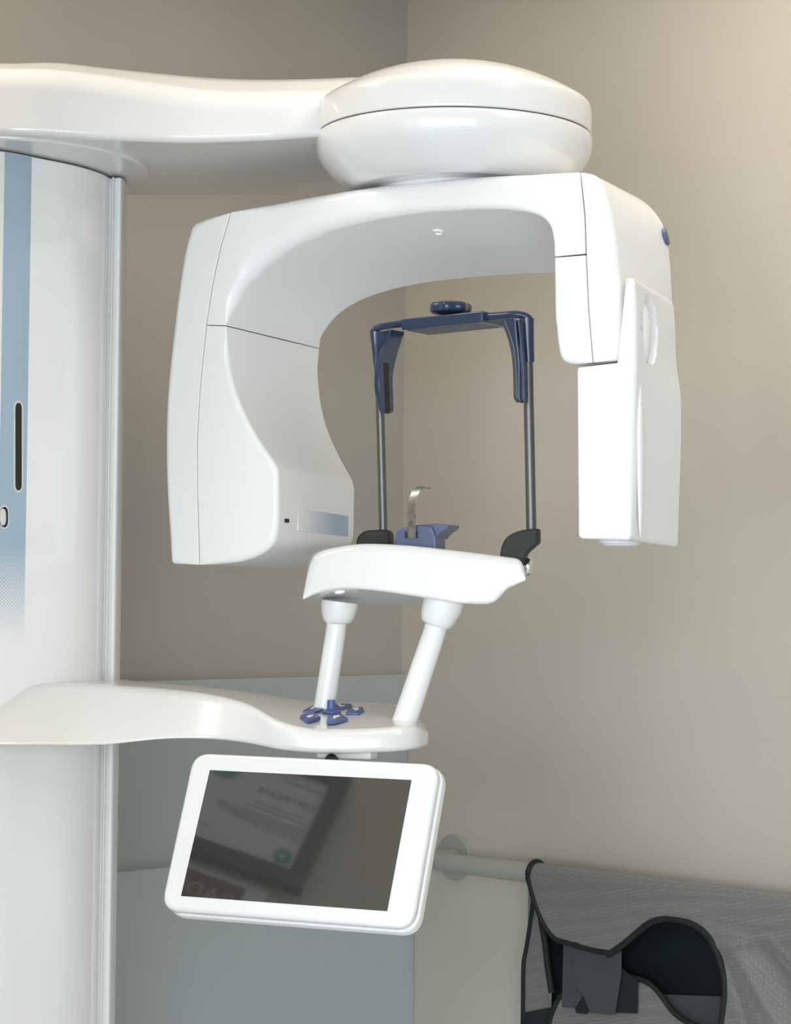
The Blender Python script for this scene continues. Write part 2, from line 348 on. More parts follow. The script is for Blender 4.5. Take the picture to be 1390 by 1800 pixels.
# overhead arm -----------------------------------------------
def loft_x(name, stations, m, parent, YX, seg=9, dense=6, nose=.006):
    """stations: (px, [(Y, z, r) ...]) sections of equal length; px is turned to X at depth YX; smooth along X"""
    K = len(stations[0][1]); keys = [V((px, 0, 0)) for px, _ in stations]
    tracks = [smooth_path([V((px, sec[j][0], sec[j][1])) for px, sec in stations], dense) for j in range(K)]
    R = [stations[0][1][j][2] for j in range(K)]; rs = []
    for i in range(len(tracks[0])):
        X = (tracks[0][i].x-695)/FPX*YX
        C = rounded([V((tracks[j][i].y, tracks[j][i].z)) for j in range(K)], R, seg)
        rs.append([V((X, p.x, 1.35+p.y)) for p in C])
    def end(ring, sgn):
        c = sum(ring, V((0, 0, 0)))/len(ring); out = []
        for k in range(1, 4):
            ph = k/3*math.pi/2*.92; f = 1-.02*(1-math.cos(ph))*k; out.append([p + V((sgn*nose*math.sin(ph), 0, 0)) + V((0, c.y-p.y, c.z-p.z))*(1-math.cos(ph))*.75 for p in ring])
        return out
    rs = end(rs[0], -1)[::-1] + rs + end(rs[-1], 1)
    vs, fs = rings(rs); return obj(name, vs, fs, m, parent)
def top_sec(Yf, zb, zc, zt, Yb, zbb): return [(Yf, zb, .012), (Yf+.002, zc, .030), (Yf+.11, zt, .10), (Yb-.12, zt, .10), (Yb, zc-.01, .05), (Yb, zbb, .02)]
E1 = lambda py, Y: (1050+0-py)/FPX*Y
def roll_c(px): return 0
st = []
for px, Yf, yb, yc, yt, Yb, zbb in ((-420, 3.42, 238, 150, 130, 3.50, .69), (-380, 3.30, 235, 135, 118, 3.60, .683), (-280, 3.20, 233, 122, 108, 3.66, .683), (-150, 3.172, 231, 116, 104, 3.66, .683),
        (0, 3.162, 231, 116, 108, 3.66, .683), (86, 3.168, 233, 119, 105.5, 3.66, .683), (173, 3.185, 239, 129, 115, 3.66, .683), (302, 3.215, 244, 151, 126, 3.66, .683),
        (388, 3.222, 242.5, 160, 131, 3.66, .682), (475, 3.228, 239, 160, 132.5, 3.65, .682), (550, 3.25, 233, 160, 131.5, 3.64, .682), (640, 3.26, 226, 160, 130, 3.62, .682), (760, 3.27, 222, 165, 140, 3.60, .684)):
    zb = E1(yb, Yf) + (px-695)*.0000*.0; st.append((px, top_sec(Yf, E1(yb, Yf), E1(yc, Yf), E1(yt, Yf+.15), Yb, zbb)))
# undo the camera roll: pixel heights were read in the tilted picture
def unroll(px, z, Y): return z + (px-695)/FPX*Y*math.tan(ROLL)
st = [(px, [(a, unroll(px, b, a), r) for a, b, r in sec]) for px, sec in st]
loft_x('overhead_arm', st, W, MACH, 3.25)
# rotating hub ---------------------------------------------
HX = (792-695)/FPX*3.30; HC3 = (HX, 3.30, 1.35)
lathe('hub_cap', HC3, [(.10, .7085), (.2085, .7085), (.2103, .7095), (.2112, .712), (.2115, .735)] + curve2([(.2110, .745), (.2075, .755), (.19, .767), (.16, .783), (.12, .799), (.07, .812), (.03, .8165), (.0001, .8175)], 8), W, MACH, n=128)
lathe('hub_seam', HC3, [(.10, .7055), (.2075, .7055), (.2075, .7088), (.10, .7088)], M['dark'], MACH, n=128)
lathe('hub_bowl', HC3, [(.10, .7072), (.2085, .7072), (.2108, .7055)] + curve2([(.2118, .702), (.2122, .690), (.2085, .674), (.196, .656), (.177, .6375), (.158, .6255), (.14, .6235), (.10, .6235)], 8), W, MACH, n=128)
lathe('hub_neck', HC3, [(.06, .6245), (.115, .6245), (.1175, .621), (.119, .612), (.119, .598), (.06, .598)], W, MACH, n=96)
# gantry ------------------------------------------------------
G = Plane((HX, 3.30, 1.35), th=rad(29)); gf, gb = -.126, .136
SE, ED = .0012, .009
upper = [(363, 571, None, 2, SE), (374, 500, None, 12, SE), (388, 435, None, 12, SE), (406, 373, None, 2, SE),
    (500, 351, None, None, .016), (612, 332, None, None, .016), (700, 320, None, None, .016), (800, 311, None, None, .016), (900, 305, None, None, .016), (1019, 303, (1096, 352), 3, SE),
    (1027, 380, (1104, 420), 12, SE), (1029, 446, (1108, 458), 2, SE), (975, 451, None, 3, SE),
    (972, 418, (1087, 445), None, .004), (966, 392, (1080, 465), None, .004), (943, 374, (1062, 478), None, .005), (895, 366, (1020, 481), None, .007), (850, 364, (978, 482), None, .008), (770, 367, (900, 485), None, .010),
    (700, 373, (832, 490), None, .013), (600, 391, (733, 501), None, .016), (520, 418, (655, 521), None, .022), (455, 460, (602, 548), None, .026), (412, 515, (571, 585), None, .018), (397, 572, (561, 612), 2, SE)]
arm = shell('gantry_arm', G, upper, gf, gb, S, MACH, erB=.009)
lower = [(363, 572.3, None, 2, SE), (397, 573.3, (561, 613.3), 2, SE), (399, 640, (561, 665), None, .008), (413, 695, (570, 735), None, .008), (446, 765, (594, 795), None, .008), (487, 822, (625, 850), 14, .008),
    (487, 928, (625, 940), 30, .009), (478, 962, (620, 962), None, .010), (440, 984, (560, 992), None, .010), (400, 991, (500, 998), None, .008), (351, 993, (470, 998), 3, SE), (347, 850, None, 12, SE), (347, 770, None, 12, SE), (352, 680, None, 12, SE)]
head = shell('gantry_head', G, lower, gf, gb, S, MACH)
cover = [(404.5, 374, None, 2, SE), (350, 386, None, 14, .012), (334, 394, None, 12, .012), (318, 450, None, None, .012), (300, 590, None, None, .012), (289, 700, None, None, .012), (287, 800, None, None, .012), (291, 900, None, None, .012), (299, 991, None, 8, .008), (349.5, 993, None, 2, SE),
    (345.8, 850, None, 12, SE), (345.8, 770, None, 12, SE), (350.8, 680, None, 12, SE), (361.5, 572, None, 2, SE), (372.5, 500, None, 12, SE), (386.5, 435, None, 12, SE)]
shell('end_cover', G, cover, gf, gb, S, MACH)
leg = [(975, 453, None, 2, SE), (1029, 448.5, None, 2, SE), (1033, 540, None, 12, SE), (1041, 637, None, 2, SE), (1004, 641, None, 10, .008), (984, 634, None, None, .008), (977, 600, None, None, .008), (973, 535, None, None, .006)]
shell('gantry_leg', G, leg, gf, gb, S, MACH)
upc = [(1020.5, 303, (1112, 344), 3, SE), (1046, 305, (1134, 354), None, .012), (1061, 335, (1158, 376), None, .014), (1074, 393, (1176, 408), None, .016), (1081, 455, (1183, 470), None, .016), (1088, 540, (1187, 560), None, .016), (1092, 634, (1188, 640), 10, .012), (1042.5, 637, None, 2, SE),
    (1034.5, 540, None, 12, SE), (1030.5, 446, None, 4, SE), (1028.5, 380, None, 12, SE)]
upper_cover = shell('tube_cover', G, upc, gf, .086, M['bright'], MACH, erB=.012)
hous = [(1013.5, 646, None, 5, .0035), (1050, 642, None, 2, .002), (1085, 638, None, 2, .0015), (1093, 560, None, None, .0015), (1100, 489, (1140, 510), 3, .003), (1114, 487, (1184, 530), 12, .007), (1116, 560, (1190, 562), None, .012), (1116, 640, (1191, 640), None, .012),
    (1113, 695, (1201, 692), 40, .012), (1110, 790, (1201, 800), None, .012), (1107, 950, (1193, 963), 11, .006), (1015, 947, None, 9, .005)]
housing = shell('sensor_housing', G, hous, gf-.008, .052, M['bright'], MACH, erB=.010)
# side face of the housing, as a plane through three of its points
def G3(px, py, dep): a, b = G.px(px, py, dep); return G.w(a, b, dep)
def plane3(a, b, c):
    n = (b-a).cross(c-a).normalized()
    if n.dot(a-CAM) > 0: n = -n
    return Plane(a, n=n)
SF = plane3(G3(1116, 560, gf-.008), G3(1190, 562, .052), G3(1116, 690, gf-.008))
from mathutils.bvhtree import BVHTree
def cast(o, px, py):
    """point and outward normal on a part's surface along a sight line"""
    b = BVHTree.FromPolygons([v.co + WORLD[o.name] for v in o.data.vertices], [tuple(p.vertices) for p in o.data.polygons])
    r = ray(px, py).normalized(); h = b.ray_cast(CAM, r); n = h[1] if h[1].dot(r) < 0 else -h[1]; return h[0], n
def ellipsoid(name, c, ax, m, parent, n=32, k=16, label=None):
    vs = []; fs = []
    rs = [[V(c) + ax[0]*math.cos(2*math.pi*i/n)*math.sin(t) + ax[1]*math.sin(2*math.pi*i/n)*math.sin(t) + ax[2]*math.cos(t) for i in range(n)] for t in [math.pi*(j+.02)/(k+.04) for j in range(k+1)]]
    vs, fs = rings(rs); return obj(name, vs, fs, m, parent, wn=False, ang=180, label=label)
a, b = SF.px(1143, 578); gc = SF.w(a, b, 0)
cut = ellipsoid('cutter', gc, (SF.e1*.033, SF.e2*.052, SF.n*.012), W, None)
md = housing.modifiers.new('grip', 'BOOLEAN'); md.operation = 'DIFFERENCE'; md.object = cut; md.solver = 'EXACT'
housing.modifiers.move(1, 0)
bpy.context.view_layer.update(); dg = bpy.context.evaluated_depsgraph_get()
me = bpy.data.meshes.new_from_object(housing.evaluated_get(dg)); housing.modifiers.clear(); housing.data = me
me.set_sharp_from_angle(angle=rad(35))
bpy.data.objects.remove(cut)
ga, gb2 = SF.px(1138, 590); gp = SF.w(ga, gb2, .006)
ellipsoid('grip', gp, (SF.e1*.020, SF.e2*.046, SF.n*.009), M['bright'], housing)
a, b = SF.px(1127, 810); rc = SF.w(a, b, .001)
ellipsoid('ridge', rc, (SF.e1*.010, SF.e2*.108, SF.n*.004), M['bright'], housing, k=28)
# lens under the housing and emblem on the tube cover
a, b = G.px(1085, 952, -.06); lathe('round_foot', G.w(a, b, -.05)+V((0, 0, .004)), [(.001, -.010), (.024, -.010), (.030, -.006), (.031, .01), (.001, .01)], S, housing, n=40)
epc, en = cast(upper_cover, 1170, 416); en = (en + V((.9, -.1, .25))).normalized()
lathe('emblem', epc, [(.0001, -.002), (.0135, -.002), (.014, 0), (.013, .0022), (.0001, .003)], M['blue2'], upper_cover, n=32, axis=en)
lathe('emblem_ring', epc, [(.0055, .0015), (.0085, .0015), (.0085, .0031), (.0055, .0032)], M['slate'], upper_cover, n=32, axis=en)
# inner face of the left head: port and blue flash
HF = plane3(G3(487, 928, gf), G3(625, 940, gb), G3(487, 835, gf))
plate('sensor_port', HF, [(501, 911.5), (508.5, 912), (508.5, 919), (501, 918.5)], .003, M['black'], head, er=.0003, rad_px=1.5, dep=-.0008)
P0 = HF.w(*HF.px(530, 915)); P1 = HF.w(*HF.px(588, 918))
ff = stripe_fade('fading_film', (.36, .47, .58), (.83, .83, .82), 'Y', P0.y, P1.y, dots=False, ro=.33, ct=0)
plate('blue_flash', HF, [(524, 893), (612, 907), (612, 943), (524, 932)], .002, ff, head, er=.0001, rad_px=.6, dep=-.00025)
uc, un = cast(arm, 770, 407)
lathe('aiming_lens', uc, [(.0001, -.001), (.0085, -.001), (.009, .0012), (.0082, .0028), (.0068, .0026), (.0055, .0004), (.0001, .0002)], S, arm, n=32, axis=un)
# ------------------------------------------------------------ patient table
T = Plane((.0955, 3.28, 1.35), th=rad(15))
tb = [(531, 1055, (540, 1061), 6, .0022), (537, 1020, (536, 1020), None, .010), (546, 985, (541, 984), None, .012), (560, 968, (555, 966), None, .014), (620, 956, (620, 958), None, .014), (665, 955, (665, 960), None, .014), (730, 959, (730, 965), None, .014), (800, 967, (800, 972), None, .014), (880, 977, (880, 980), None, .012),
    (914, 982, (905, 985), 10, .010), (921, 995, (912, 998), None, .008), (925, 1020, (914, 1020), 5, .0022), (905, 1029, (900, 1030), None, .004), (890, 1036, (888, 1038), None, .006), (880, 1050, (876, 1052), None, .008), (866, 1061, (860, 1062), None, .006), (845, 1063, (845, 1063), None, .006),
    (800, 1060, (800, 1063), None, .004), (745, 1050, (745, 1063), None, .004), (650, 1036, (650, 1062), None, .004), (600, 1034, (600, 1062), None, .004), (560, 1041, (560, 1061), None, .004)]
table = shell('chin_rest_table', T, tb, -.11, .08, W, MACH, scale=1180)
lathe('release_knob', at(921, 996, 3.20), [(.001, -.02), (.013, -.02), (.0135, .006), (.0115, .011), (.001, .0115)], M['chrome'], table, n=32, axis=(.93, -.36, 0))
a = at(597, 1038, 3.2)
ellipsoid('drain_lens', at(597, 1041, 3.195), (V((.008, 0, 0)), V((0, .004, 0)), V((.002, 0, .003))), S, table, n=16, k=8)
# head support: elbows, rods, clamps, bridge
T2 = Plane(at(800, 560, 3.30), th=rad(35))
def PT(px, py, dep): a, b = T2.px(px, py, dep); return T2.w(a, b, dep)
YL, YR = 3.385, 3.215
FL, FR = Plane((0, YL-.02, 1.35), th=0), Plane((0, YR-.01, 1.35), th=0)
plate('rod_socket', Plane((0, YL-.022, 1.35), th=rad(8)), [(624, 985), (626, 944), (640, 932), (685, 930), (687, 985)], .045, M['dark'], MACH, er=.004, rad_px=12, n=8)
e = shell('rod_elbow', Plane((0, YR-.012, 1.35), th=rad(10)), [(878, 990, None, 2, .003), (879, 962, None, 14, .004), (890, 942, None, None, .004), (915, 931, None, None, .004), (946, 929, None, 3, .004), (946, 954, None, 3, .004), (936, 962, None, None, .003), (924, 972, None, None, .003), (919, 990, None, 2, .003)], 0, .036, M['dark'], MACH)
tube('rod', [at(674, 945, YL), at(666, 640, YL)], .0066, M['rod'], MACH, label='smoked rod with pale sheen')
tube('rod', [at(934, 945, YR), at(927, 600, YR)], .0076, M['rod'], MACH)
# bridge bars and box
B0, B1 = PT(705, 580, -.02), PT(847, 566, -.02)
Lbox = (B1-B0).length
def boxbar(name, px, dep0, dep1, m, er=.002): return plate(name, T2, px, dep1-dep0, m, MACH, er=er, rad_px=3, dep=dep0)
bridge = boxbar('bridge_housing', [(705, 561), (848, 546), (848, 566), (705, 580)], -.030, .045, M['blue'])
plate('underside_plate', T2, [(716, 573), (838, 560), (842, 568.5), (716, 582)], .060, M['slate'], bridge, er=.001, rad_px=1, dep=-.022)
kn = PT(791, 549, .004)
lathe('adjustment_knob', kn, [(.010, -.006), (.0275, -.001)] + [(.0275+.0045*math.sin(a), .0065-.007*math.cos(a)) for a in (.4, .9, 1.57, 2.2, 2.75)] + [(.022, .0152), (.001, .016)], M['blue'], MACH, n=84, lobes=(7, .055))
pl = [PT(712, 568, -.005), PT(690, 571, -.005), PT(668, 575, -.005), PT(658, 580, .004), PT(657, 587, .010)]
tube('side_bar', smooth_path(pl), .0062, M['blue'], MACH, ellipse=.9)
pr = [PT(845, 557, -.012), PT(880, 555, -.012), PT(905, 553, -.010), PT(922, 556, -.004), PT(931, 563, .0), PT(931, 572, .0)]
tube('side_bar', smooth_path(pr), .0080, M['blue'], MACH, ellipse=.75)
# sleeves over the rod tops
tube('rod_sleeve', [at(659, 583, YL), at(660, 600, YL), at(664, 655, YL)], [.0085, .0075, .0055], M['blue'], MACH, n=24)
tube('rod_sleeve', [at(926, 560, YR), at(927, 600, YR), at(929, 637, YR)], [.0105, .0098, .0088], M['blue'], MACH, n=24)
# temple paddles: broad plates whose inner faces look across the gap
u_dir = T2.e1
PL = Plane(at(680, 640, YL-.05), n=(math.cos(rad(38)), -math.sin(rad(38)), 0))
pad = shell('temple_paddle', PL, [(688, 579, None, 4, .0015), (712, 583, None, 4, .0015), (702, 612, None, None, .0015), (694, 640, None, None, .0015), (690, 665, None, None, .0015), (692, 700, None, None, .0015), (692, 725, None, 4, .0015), (677, 727, None, 6, .0015), (668, 700, None, None, .0015), (665, 665, None, None, .0015), (670, 625, None, None, .0015)], 0, .010, M['blue'], MACH)
plate('slot', PL, [(674, 637), (684, 640), (683, 655), (686, 727), (678, 727), (675, 657)], .002, M['black'], pad, er=.0002, rad_px=1, dep=-.0006)
plate('temple_paddle_web', Plane(at(672, 600, YL-.045), th=rad(-25)), [(662, 583), (684, 581), (677, 600), (668, 640), (664, 664), (661, 650)], .006, M['blue'], pad, er=.001, rad_px=3)
PR_ = Plane(at(905, 620, YR-.03), th=rad(-12))
padr = shell('temple_paddle', PR_, [(884, 560, None, 4, .0015), (906, 560, None, 3, .0015), (910, 590, None, None, .0015), (917, 620, None, None, .0015), (921, 650, None, None, .0015), (923, 700, None, 5, .0015), (915, 709, None, None, .0015), (907, 700, None, 6, .0015), (906, 640, None, None, .0015), (900, 600, None, None, .0015)], 0, .016, M['blue'], MACH)
plate('rib', PR_, [(910, 562), (914, 562), (921, 610), (925, 650), (925, 706), (920, 708), (919, 650), (915, 610)], .020, M['blue'], padr, er=.001, rad_px=2, dep=-.004)
tube('edge_bead', smooth_path([PR_.w(*PR_.px(x, y, -.001), -.001) for x, y in ((905, 562), (908, 600), (912, 640), (912, 695), (915, 705))]), .0022, M['blue'], padr, n=10)
# chin cup and steel bite strip
CP = Plane(at(735, 950, 3.24), th=rad(20))
cup = shell('chin_cup', CP, [(690, 985, None, 2, .002), (691, 955, None, 5, .003), (697, 932, None, 6, .003), (714, 926, None, 4, .003), (742, 923, None, 4, .003), (759, 926, None, 4, .003), (766, 945, None, 5, .003), (767, 985, None, 2, .002)], 0, .045, M['blue2'], table)
shell('cup_wing', CP, [(722, 924, None, 4, .0012), (765, 920, None, 4, .0012), (788, 922, None, 3, .0012), (786, 928, None, 3, .0012), (772, 938, None, 4, .0012), (765, 948, None, 4, .0012), (740, 934, None, 4, .0012)], .006, .06, M['blue2'], table)
plate('strip_notch', CP, [(711, 934), (734, 934), (734, 946), (711, 946)], .003, M['black'], table, er=.0003, rad_px=1, dep=-.0006)
path = smooth_path([CP.w(*CP.px(x, y, d), d) for x, y, d in ((724, 946, -.003), (724, 920, -.004), (724, 893, -.004), (727, 874, -.002), (733, 862, .003), (742, 856.5, .010), (753, 858.5, .018))], 8)
hw = CP.e1*.0063 + V((0, -.002, 0)); rs = []
for i, p in enumerate(path):
    t = (path[min(i+1, len(path)-1)]-path[max(i-1, 0)]).normalized(); nn = t.cross(hw.normalized()).normalized()*.0009
    h = hw if i < len(path)-3 else hw*(.95-.12*(i-len(path)+3))
    # near the curl the strip turns to lie along its path
    rs.append([p-h-nn, p+h-nn, p+h+nn, p-h+nn])
vs, fs = rings(rs); obj('bite_strip', vs, fs, M['steel'], table, ang=50)
# posts ------------------------------------------------------
tube('support_post', [at(594, 1070, 3.33), at(590, 1110, 3.33), at(570, 1245, 3.33), at(567, 1262, 3.33)], [.0150, .0155, .0165, .0165], S, MACH, n=32)
tube('support_post', [at(775, 1070, 3.22), at(762, 1115, 3.22), at(713, 1262, 3.22), at(701, 1294, 3.22)], [.0165, .0170, .0185, .0185], S, MACH, n=32)
tube('post_socket', [at(597, 1058, 3.33), at(596, 1066, 3.33), at(594, 1082, 3.33), at(592, 1092, 3.33), at(592, 1097, 3.33)], [.0283, .0283, .0255, .0215, .015], S, MACH, n=40)
tube('post_socket', [at(780, 1054, 3.22), at(777, 1066, 3.22), at(769, 1086, 3.22), at(765, 1097, 3.22), at(763, 1102, 3.22)], [.0305, .030, .0265, .022, .015], S, MACH, n=40)
# control arm ---------------------------------------------------
def low_sec(px, Yf, yb, yft, Yft, yt, Yt, Yb):
    z = lambda y, Y: unroll(px, (1050-y)/FPX*Y, Y)
    return (px, [(Yf, z(yb, Yf), .010), (Yft-.012, z(yft, Yft)-.012*0, .018), (Yt, z(yt, Yt), .05), (Yb, z(yt, Yt)-.001, .03), (Yb, z(yb, Yf), .02)])
cs = [low_sec(-300, 3.33, 1312, 1300, 3.38, 1290, 3.42, 3.50), low_sec(-200, 3.24, 1312, 1290, 3.28, 1240, 3.36, 3.58), low_sec(-80, 3.20, 1312, 1210, 3.31, 1203, 3.38, 3.62),
      low_sec(0, 3.18, 1311, 1203, 3.305, 1199, 3.38, 3.62), low_sec(80, 3.18, 1310, 1201, 3.305, 1197, 3.38, 3.60), low_sec(150, 3.18, 1310, 1201, 3.30, 1197, 3.38, 3.56), low_sec(210, 3.18, 1308, 1204, 3.295, 1200, 3.38, 3.52),
      low_sec(300, 3.185, 1299, 1211, 3.28, 1205, 3.38, 3.48), low_sec(380, 3.19, 1299, 1221, 3.25, 1211, 3.39, 3.46), low_sec(445, 3.17, 1306, 1238, 3.205, 1219, 3.40, 3.46), low_sec(500, 3.14, 1317, 1267, 3.155, 1228, 3.40, 3.46),
      low_sec(560, 3.125, 1323, 1282, 3.14, 1233, 3.40, 3.45), low_sec(620, 3.12, 1324, 1282, 3.135, 1234, 3.40, 3.45), low_sec(680, 3.125, 1322, 1279, 3.14, 1236, 3.39, 3.44), low_sec(715, 3.135, 1319, 1275, 3.15, 1243, 3.36, 3.42), low_sec(738, 3.155, 1315, 1278, 3.17, 1260, 3.31, 3.38), low_sec(752, 3.19, 1310, 1286, 3.205, 1280, 3.25, 3.32)]
ctrl = loft_x('control_arm', cs, W, MACH, 3.25, nose=.004)
# keypad plane on top of the arm's platform
def hit(px, py): return cast(ctrl, px, py)[0]
KP = plane3(hit(520, 1262), hit(655, 1258), hit(585, 1243)); KP = Plane(KP.O + KP.n*.0005, n=KP.n)
def zpx(x, y): return (500+x/7.722, 1210+y/7.722)
keys = [[(245, 305), (350, 245), (430, 228), (535, 275), (410, 312)], [(207, 378), (245, 345), (400, 330), (493, 380), (320, 432)], [(690, 205), (900, 205), (922, 232), (790, 272), (690, 268)], [(832, 330), (870, 265), (1060, 252), (1082, 300), (1000, 337)], [(568, 443), (590, 360), (770, 345), (862, 403), (700, 440)]]
arrows = [[(345, 270), (420, 235), (480, 240), (470, 255), (400, 262), (380, 285)], [(300, 385), (330, 352), (350, 362), (400, 347), (390, 368), (350, 385), (340, 392)], [(705, 210), (750, 205), (780, 230), (850, 212), (800, 240), (750, 245)], [(915, 265), (1000, 262), (1010, 285), (930, 305), (950, 285)], [(655, 400), (670, 368), (745, 360), (748, 380), (700, 390), (690, 405)]]
for kk, aa in zip(keys, arrows):
    k = plate('key', KP, [zpx(*p) for p in kk], .005, M['bkey'], ctrl, er=.0005, rad_px=2.5, dep=-.0024)
    plate('arrow_mark', KP, [zpx(*p) for p in aa], .0006, M['print_white'], k, er=.0001, rad_px=.5, dep=-.0028)
jc = KP.w(*KP.px(*zpx(635, 320)))
lathe('joystick', jc, [(.001, -.002), (.0145, -.002), (.0148, .001), (.008, .004), (.0066, .006), (.0064, .016), (.0055, .0182), (.001, .0186)], M['bkey'], ctrl, n=36)
# ------------------------------------------------------------ monitor
MK = .91; MC = V((-.133588, 3.003, 1.015848)); MN = V((-.33174, -.83518, .43865)).normalized(); MR = V((.92831, -.37176, -.00575)); MU = V((.16788, .40530, .89864))
class MonPlane(Plane):
    def __init__(s): s.O = MC; s.n = MN; s.e1 = MR; s.e2 = MU
MP = MonPlane()
def mon_shell(name, pts, d0, d1, m, parent, er, R=.004, n=8, back=1.0, label=None):
    pts = [(x*MK, y*MK) for x, y in pts]; R *= MK; C = rounded([V(p) for p in pts], [R]*len(pts), n); rs = []
    for k in range(5):
        ph = k/4*math.pi/2; rs.append([MP.w(p.x, p.y, d0+er*(1-math.cos(ph))) for p in inset(C, [er*(1-math.sin(ph))]*len(C))])
    for k in range(4, -1, -1):
        ph = k/4*math.pi/2; rs.append([MP.w(p.x, p.y, d1-er*(1-math.cos(ph))) for p in inset(C, [er*(1-math.sin(ph))]*len(C))])
    vs, fs = rings(rs); return obj(name, vs, fs, m, parent, label=label)
sw, sh = .3398/2, .2061/2
mon = mon_shell('monitor', [(-.2065, .132), (.2105, .132), (.2125, -.126), (-.2010, -.126)], .0, .030, W, MACH, .006, R=.030, n=10)
mon_shell('screen', [(-sw, sh), (sw, sh), (sw, -sh), (-sw, -sh)], -.0006, .004, M['glass'], mon, .0002, R=.0008, n=3)
mon_shell('frame_step', [(-.2035, .1335), (.2135, .1335), (.2155, -.1285), (-.198, -.1285)], .012, .034, S, mon, .006, R=.032, n=10)
tube('monitor_bracket', [at(583, 1318, 3.20), at(583, 1330, 3.18), at(583, 1350, 3.10)], .010, M['dark'], MACH, n=20)
box('hinge_block', at(610, 1325, 3.16), (.085, .03, .012), S, MACH, rot=rad(-21), bev=.003)

# ------------------------------------------------------------ grab rail and lead apron on the right wall
RN = V((-Q, -Q, 0)); OFF = .075
RW = Plane(V((0, KR, 1.35)), n=RN)
def rw(px, py, off): return RW.w(*RW.px(px, py, -off), -off)
rail = root('grab_rail', rw(830, 1520, .02), 'grey painted grab rail with round flange on the beige wall beside the corner', 'grab rail')
fl = rw(800, 1507, 0)
lathe('flange', fl, [(.001, .0), (.0475, .0), (.0475, .004), (.044, .007), (.001, .008)], M['rail'], rail, n=48, axis=RN)
pA, pB = rw(826, 1527, OFF), rw(1600, 1616, OFF)
dirb = V((Q, -Q, 0)); zc = pA.z
flz = V((fl.x, fl.y, fl.z))
RB = flz + RN*OFF
arc = [flz + RN*.004, flz + RN*(OFF-.035), flz + RN*(OFF-.018) + dirb*.004, flz + RN*(OFF-.004) + dirb*.018, flz + RN*OFF + dirb*.045, flz + RN*OFF + dirb*1.15]
tube('rail_tube', smooth_path(arc[:-1], 6)[:-1] + [arc[-2], arc[-1]], .0195, M['rail'], rail, n=28)
fl2 = flz + dirb*1.19; lathe('flange', fl2, [(.001, .0), (.0475, .0), (.0475, .004), (.044, .007), (.001, .008)], M['rail'], rail, n=48, axis=RN)
tube('rail_end', smooth_path([fl2 + RN*OFF - dirb*.045, fl2 + RN*(OFF-.004) - dirb*.018, fl2 + RN*(OFF-.018) - dirb*.004, fl2 + RN*(OFF-.035), fl2 + RN*.004], 6), .0195, M['rail'], rail, n=28)
APR = root('lead_apron', rw(1150, 1800, OFF), 'grey mesh lead apron with black binding draped over the grab rail', 'apron')
zrail = flz.z
def inside(p, poly):
    c = False; n = len(poly)
    for i in range(n):
        a, b = poly[i-1], poly[i]
        if (a[1] > p[1]) != (b[1] > p[1]) and p[0] < (b[0]-a[0])*(p[1]-a[1])/(b[1]-a[1]) + a[0]: c = not c
    return c
def cloth(name, poly, off, m, parent, step=.005, folds=None, over_top=False, label=None, thick=.003, holes=()):
    """cloth panel in the wall's plane, held off it by a fold function"""
    P = [RW.px(x, y, -off) for x, y in poly]; H = [[RW.px(x, y, -off) for x, y in h] for h in holes]
    a0 = min(p[0] for p in P); a1 = max(p[0] for p in P); b0 = min(p[1] for p in P); b1 = max(p[1] for p in P)
    na, nb = int((a1-a0)/step)+1, int((b1-b0)/step)+1; vid = {}; vs = []; fs = []
    def vert(i, j):
        if (i, j) not in vid:
            a, b = a0+i*step, b0+j*step; o = off + (folds(a, b) if folds else 0); vid[(i, j)] = len(vs); vs.append(RW.w(a, b, -o))
        return vid[(i, j)]
    for i in range(na):
        for j in range(nb):
            c = (a0+(i+.5)*step, b0+(j+.5)*step)
            if inside(c, P) and not any(inside(c, h) for h in H): fs.append((vert(i, j), vert(i+1, j), vert(i+1, j+1), vert(i, j+1)))
    o = obj(name, vs, fs, m, parent, wn=False, ang=180, label=label)
    s = o.modifiers.new('thickness', 'SOLIDIFY'); s.thickness = thick; s.offset = 0
    return o
def soft(c):
    c = [RW.px(x, y, -OFF) for x, y in c]; return c
topb = RW.px(0, 0)[1]
def foldf(a, b):
    t = zrail + .0215 - 1.35 - b        # distance below the top of the rail
    o = .0215 if t > .0215 else math.sqrt(max(0, .0215**2 - (.0215-t)**2))
    g = math.exp(-((a-A1)**2)/.012); k = min(1, max(0, (t-.02)/.12))
    wv = .010*math.sin(a*24+1.0+b*14)*g*k + .007*math.sin(a*41+b*30)*g*k + .004*math.sin(a*12-b*17)*k
    # pull folds that fan out from the armhole
    for (fa, fb, dx, dy, w_, h_) in FOLD:
        u = (a-fa)*dx + (b-fb)*dy; v_ = -(a-fa)*dy + (b-fb)*dx
        wv += h_*math.exp(-(v_/w_)**2)*max(0, 1-abs(u)/.11)
    if t < .06: wv = max(wv, 0)
    return o + wv
A1 = RW.px(1390, 1700, -OFF)[0]
def fold_line(x0, y0, x1, y1, w_, h_):
    p, q = RW.px(x0, y0, -OFF), RW.px(x1, y1, -OFF); d = V((q[0]-p[0], q[1]-p[1])).normalized(); return ((p[0]+q[0])/2, (p[1]+q[1])/2, d.x, d.y, w_, h_)
FOLD = [fold_line(1150, 1602, 1260, 1600, .010, .006), fold_line(1260, 1620, 1400, 1585, .012, -.012), fold_line(1320, 1690, 1385, 1800, .012, .012), fold_line(1290, 1690, 1330, 1810, .010, -.008), fold_line(1360, 1650, 1430, 1720, .014, .010), fold_line(1285, 1660, 1340, 1650, .010, .008)]
zt = 1.35
def top_edge(px):  # picture height of the rail's upper edge plus cloth
    lo, hi = 1400., 1700.
    for _ in range(30):
        mid = (lo+hi)/2
        if RW.px(px, mid, -OFF)[1] + 1.35 > zrail+.0215: lo = mid
        else: hi = mid
    return lo
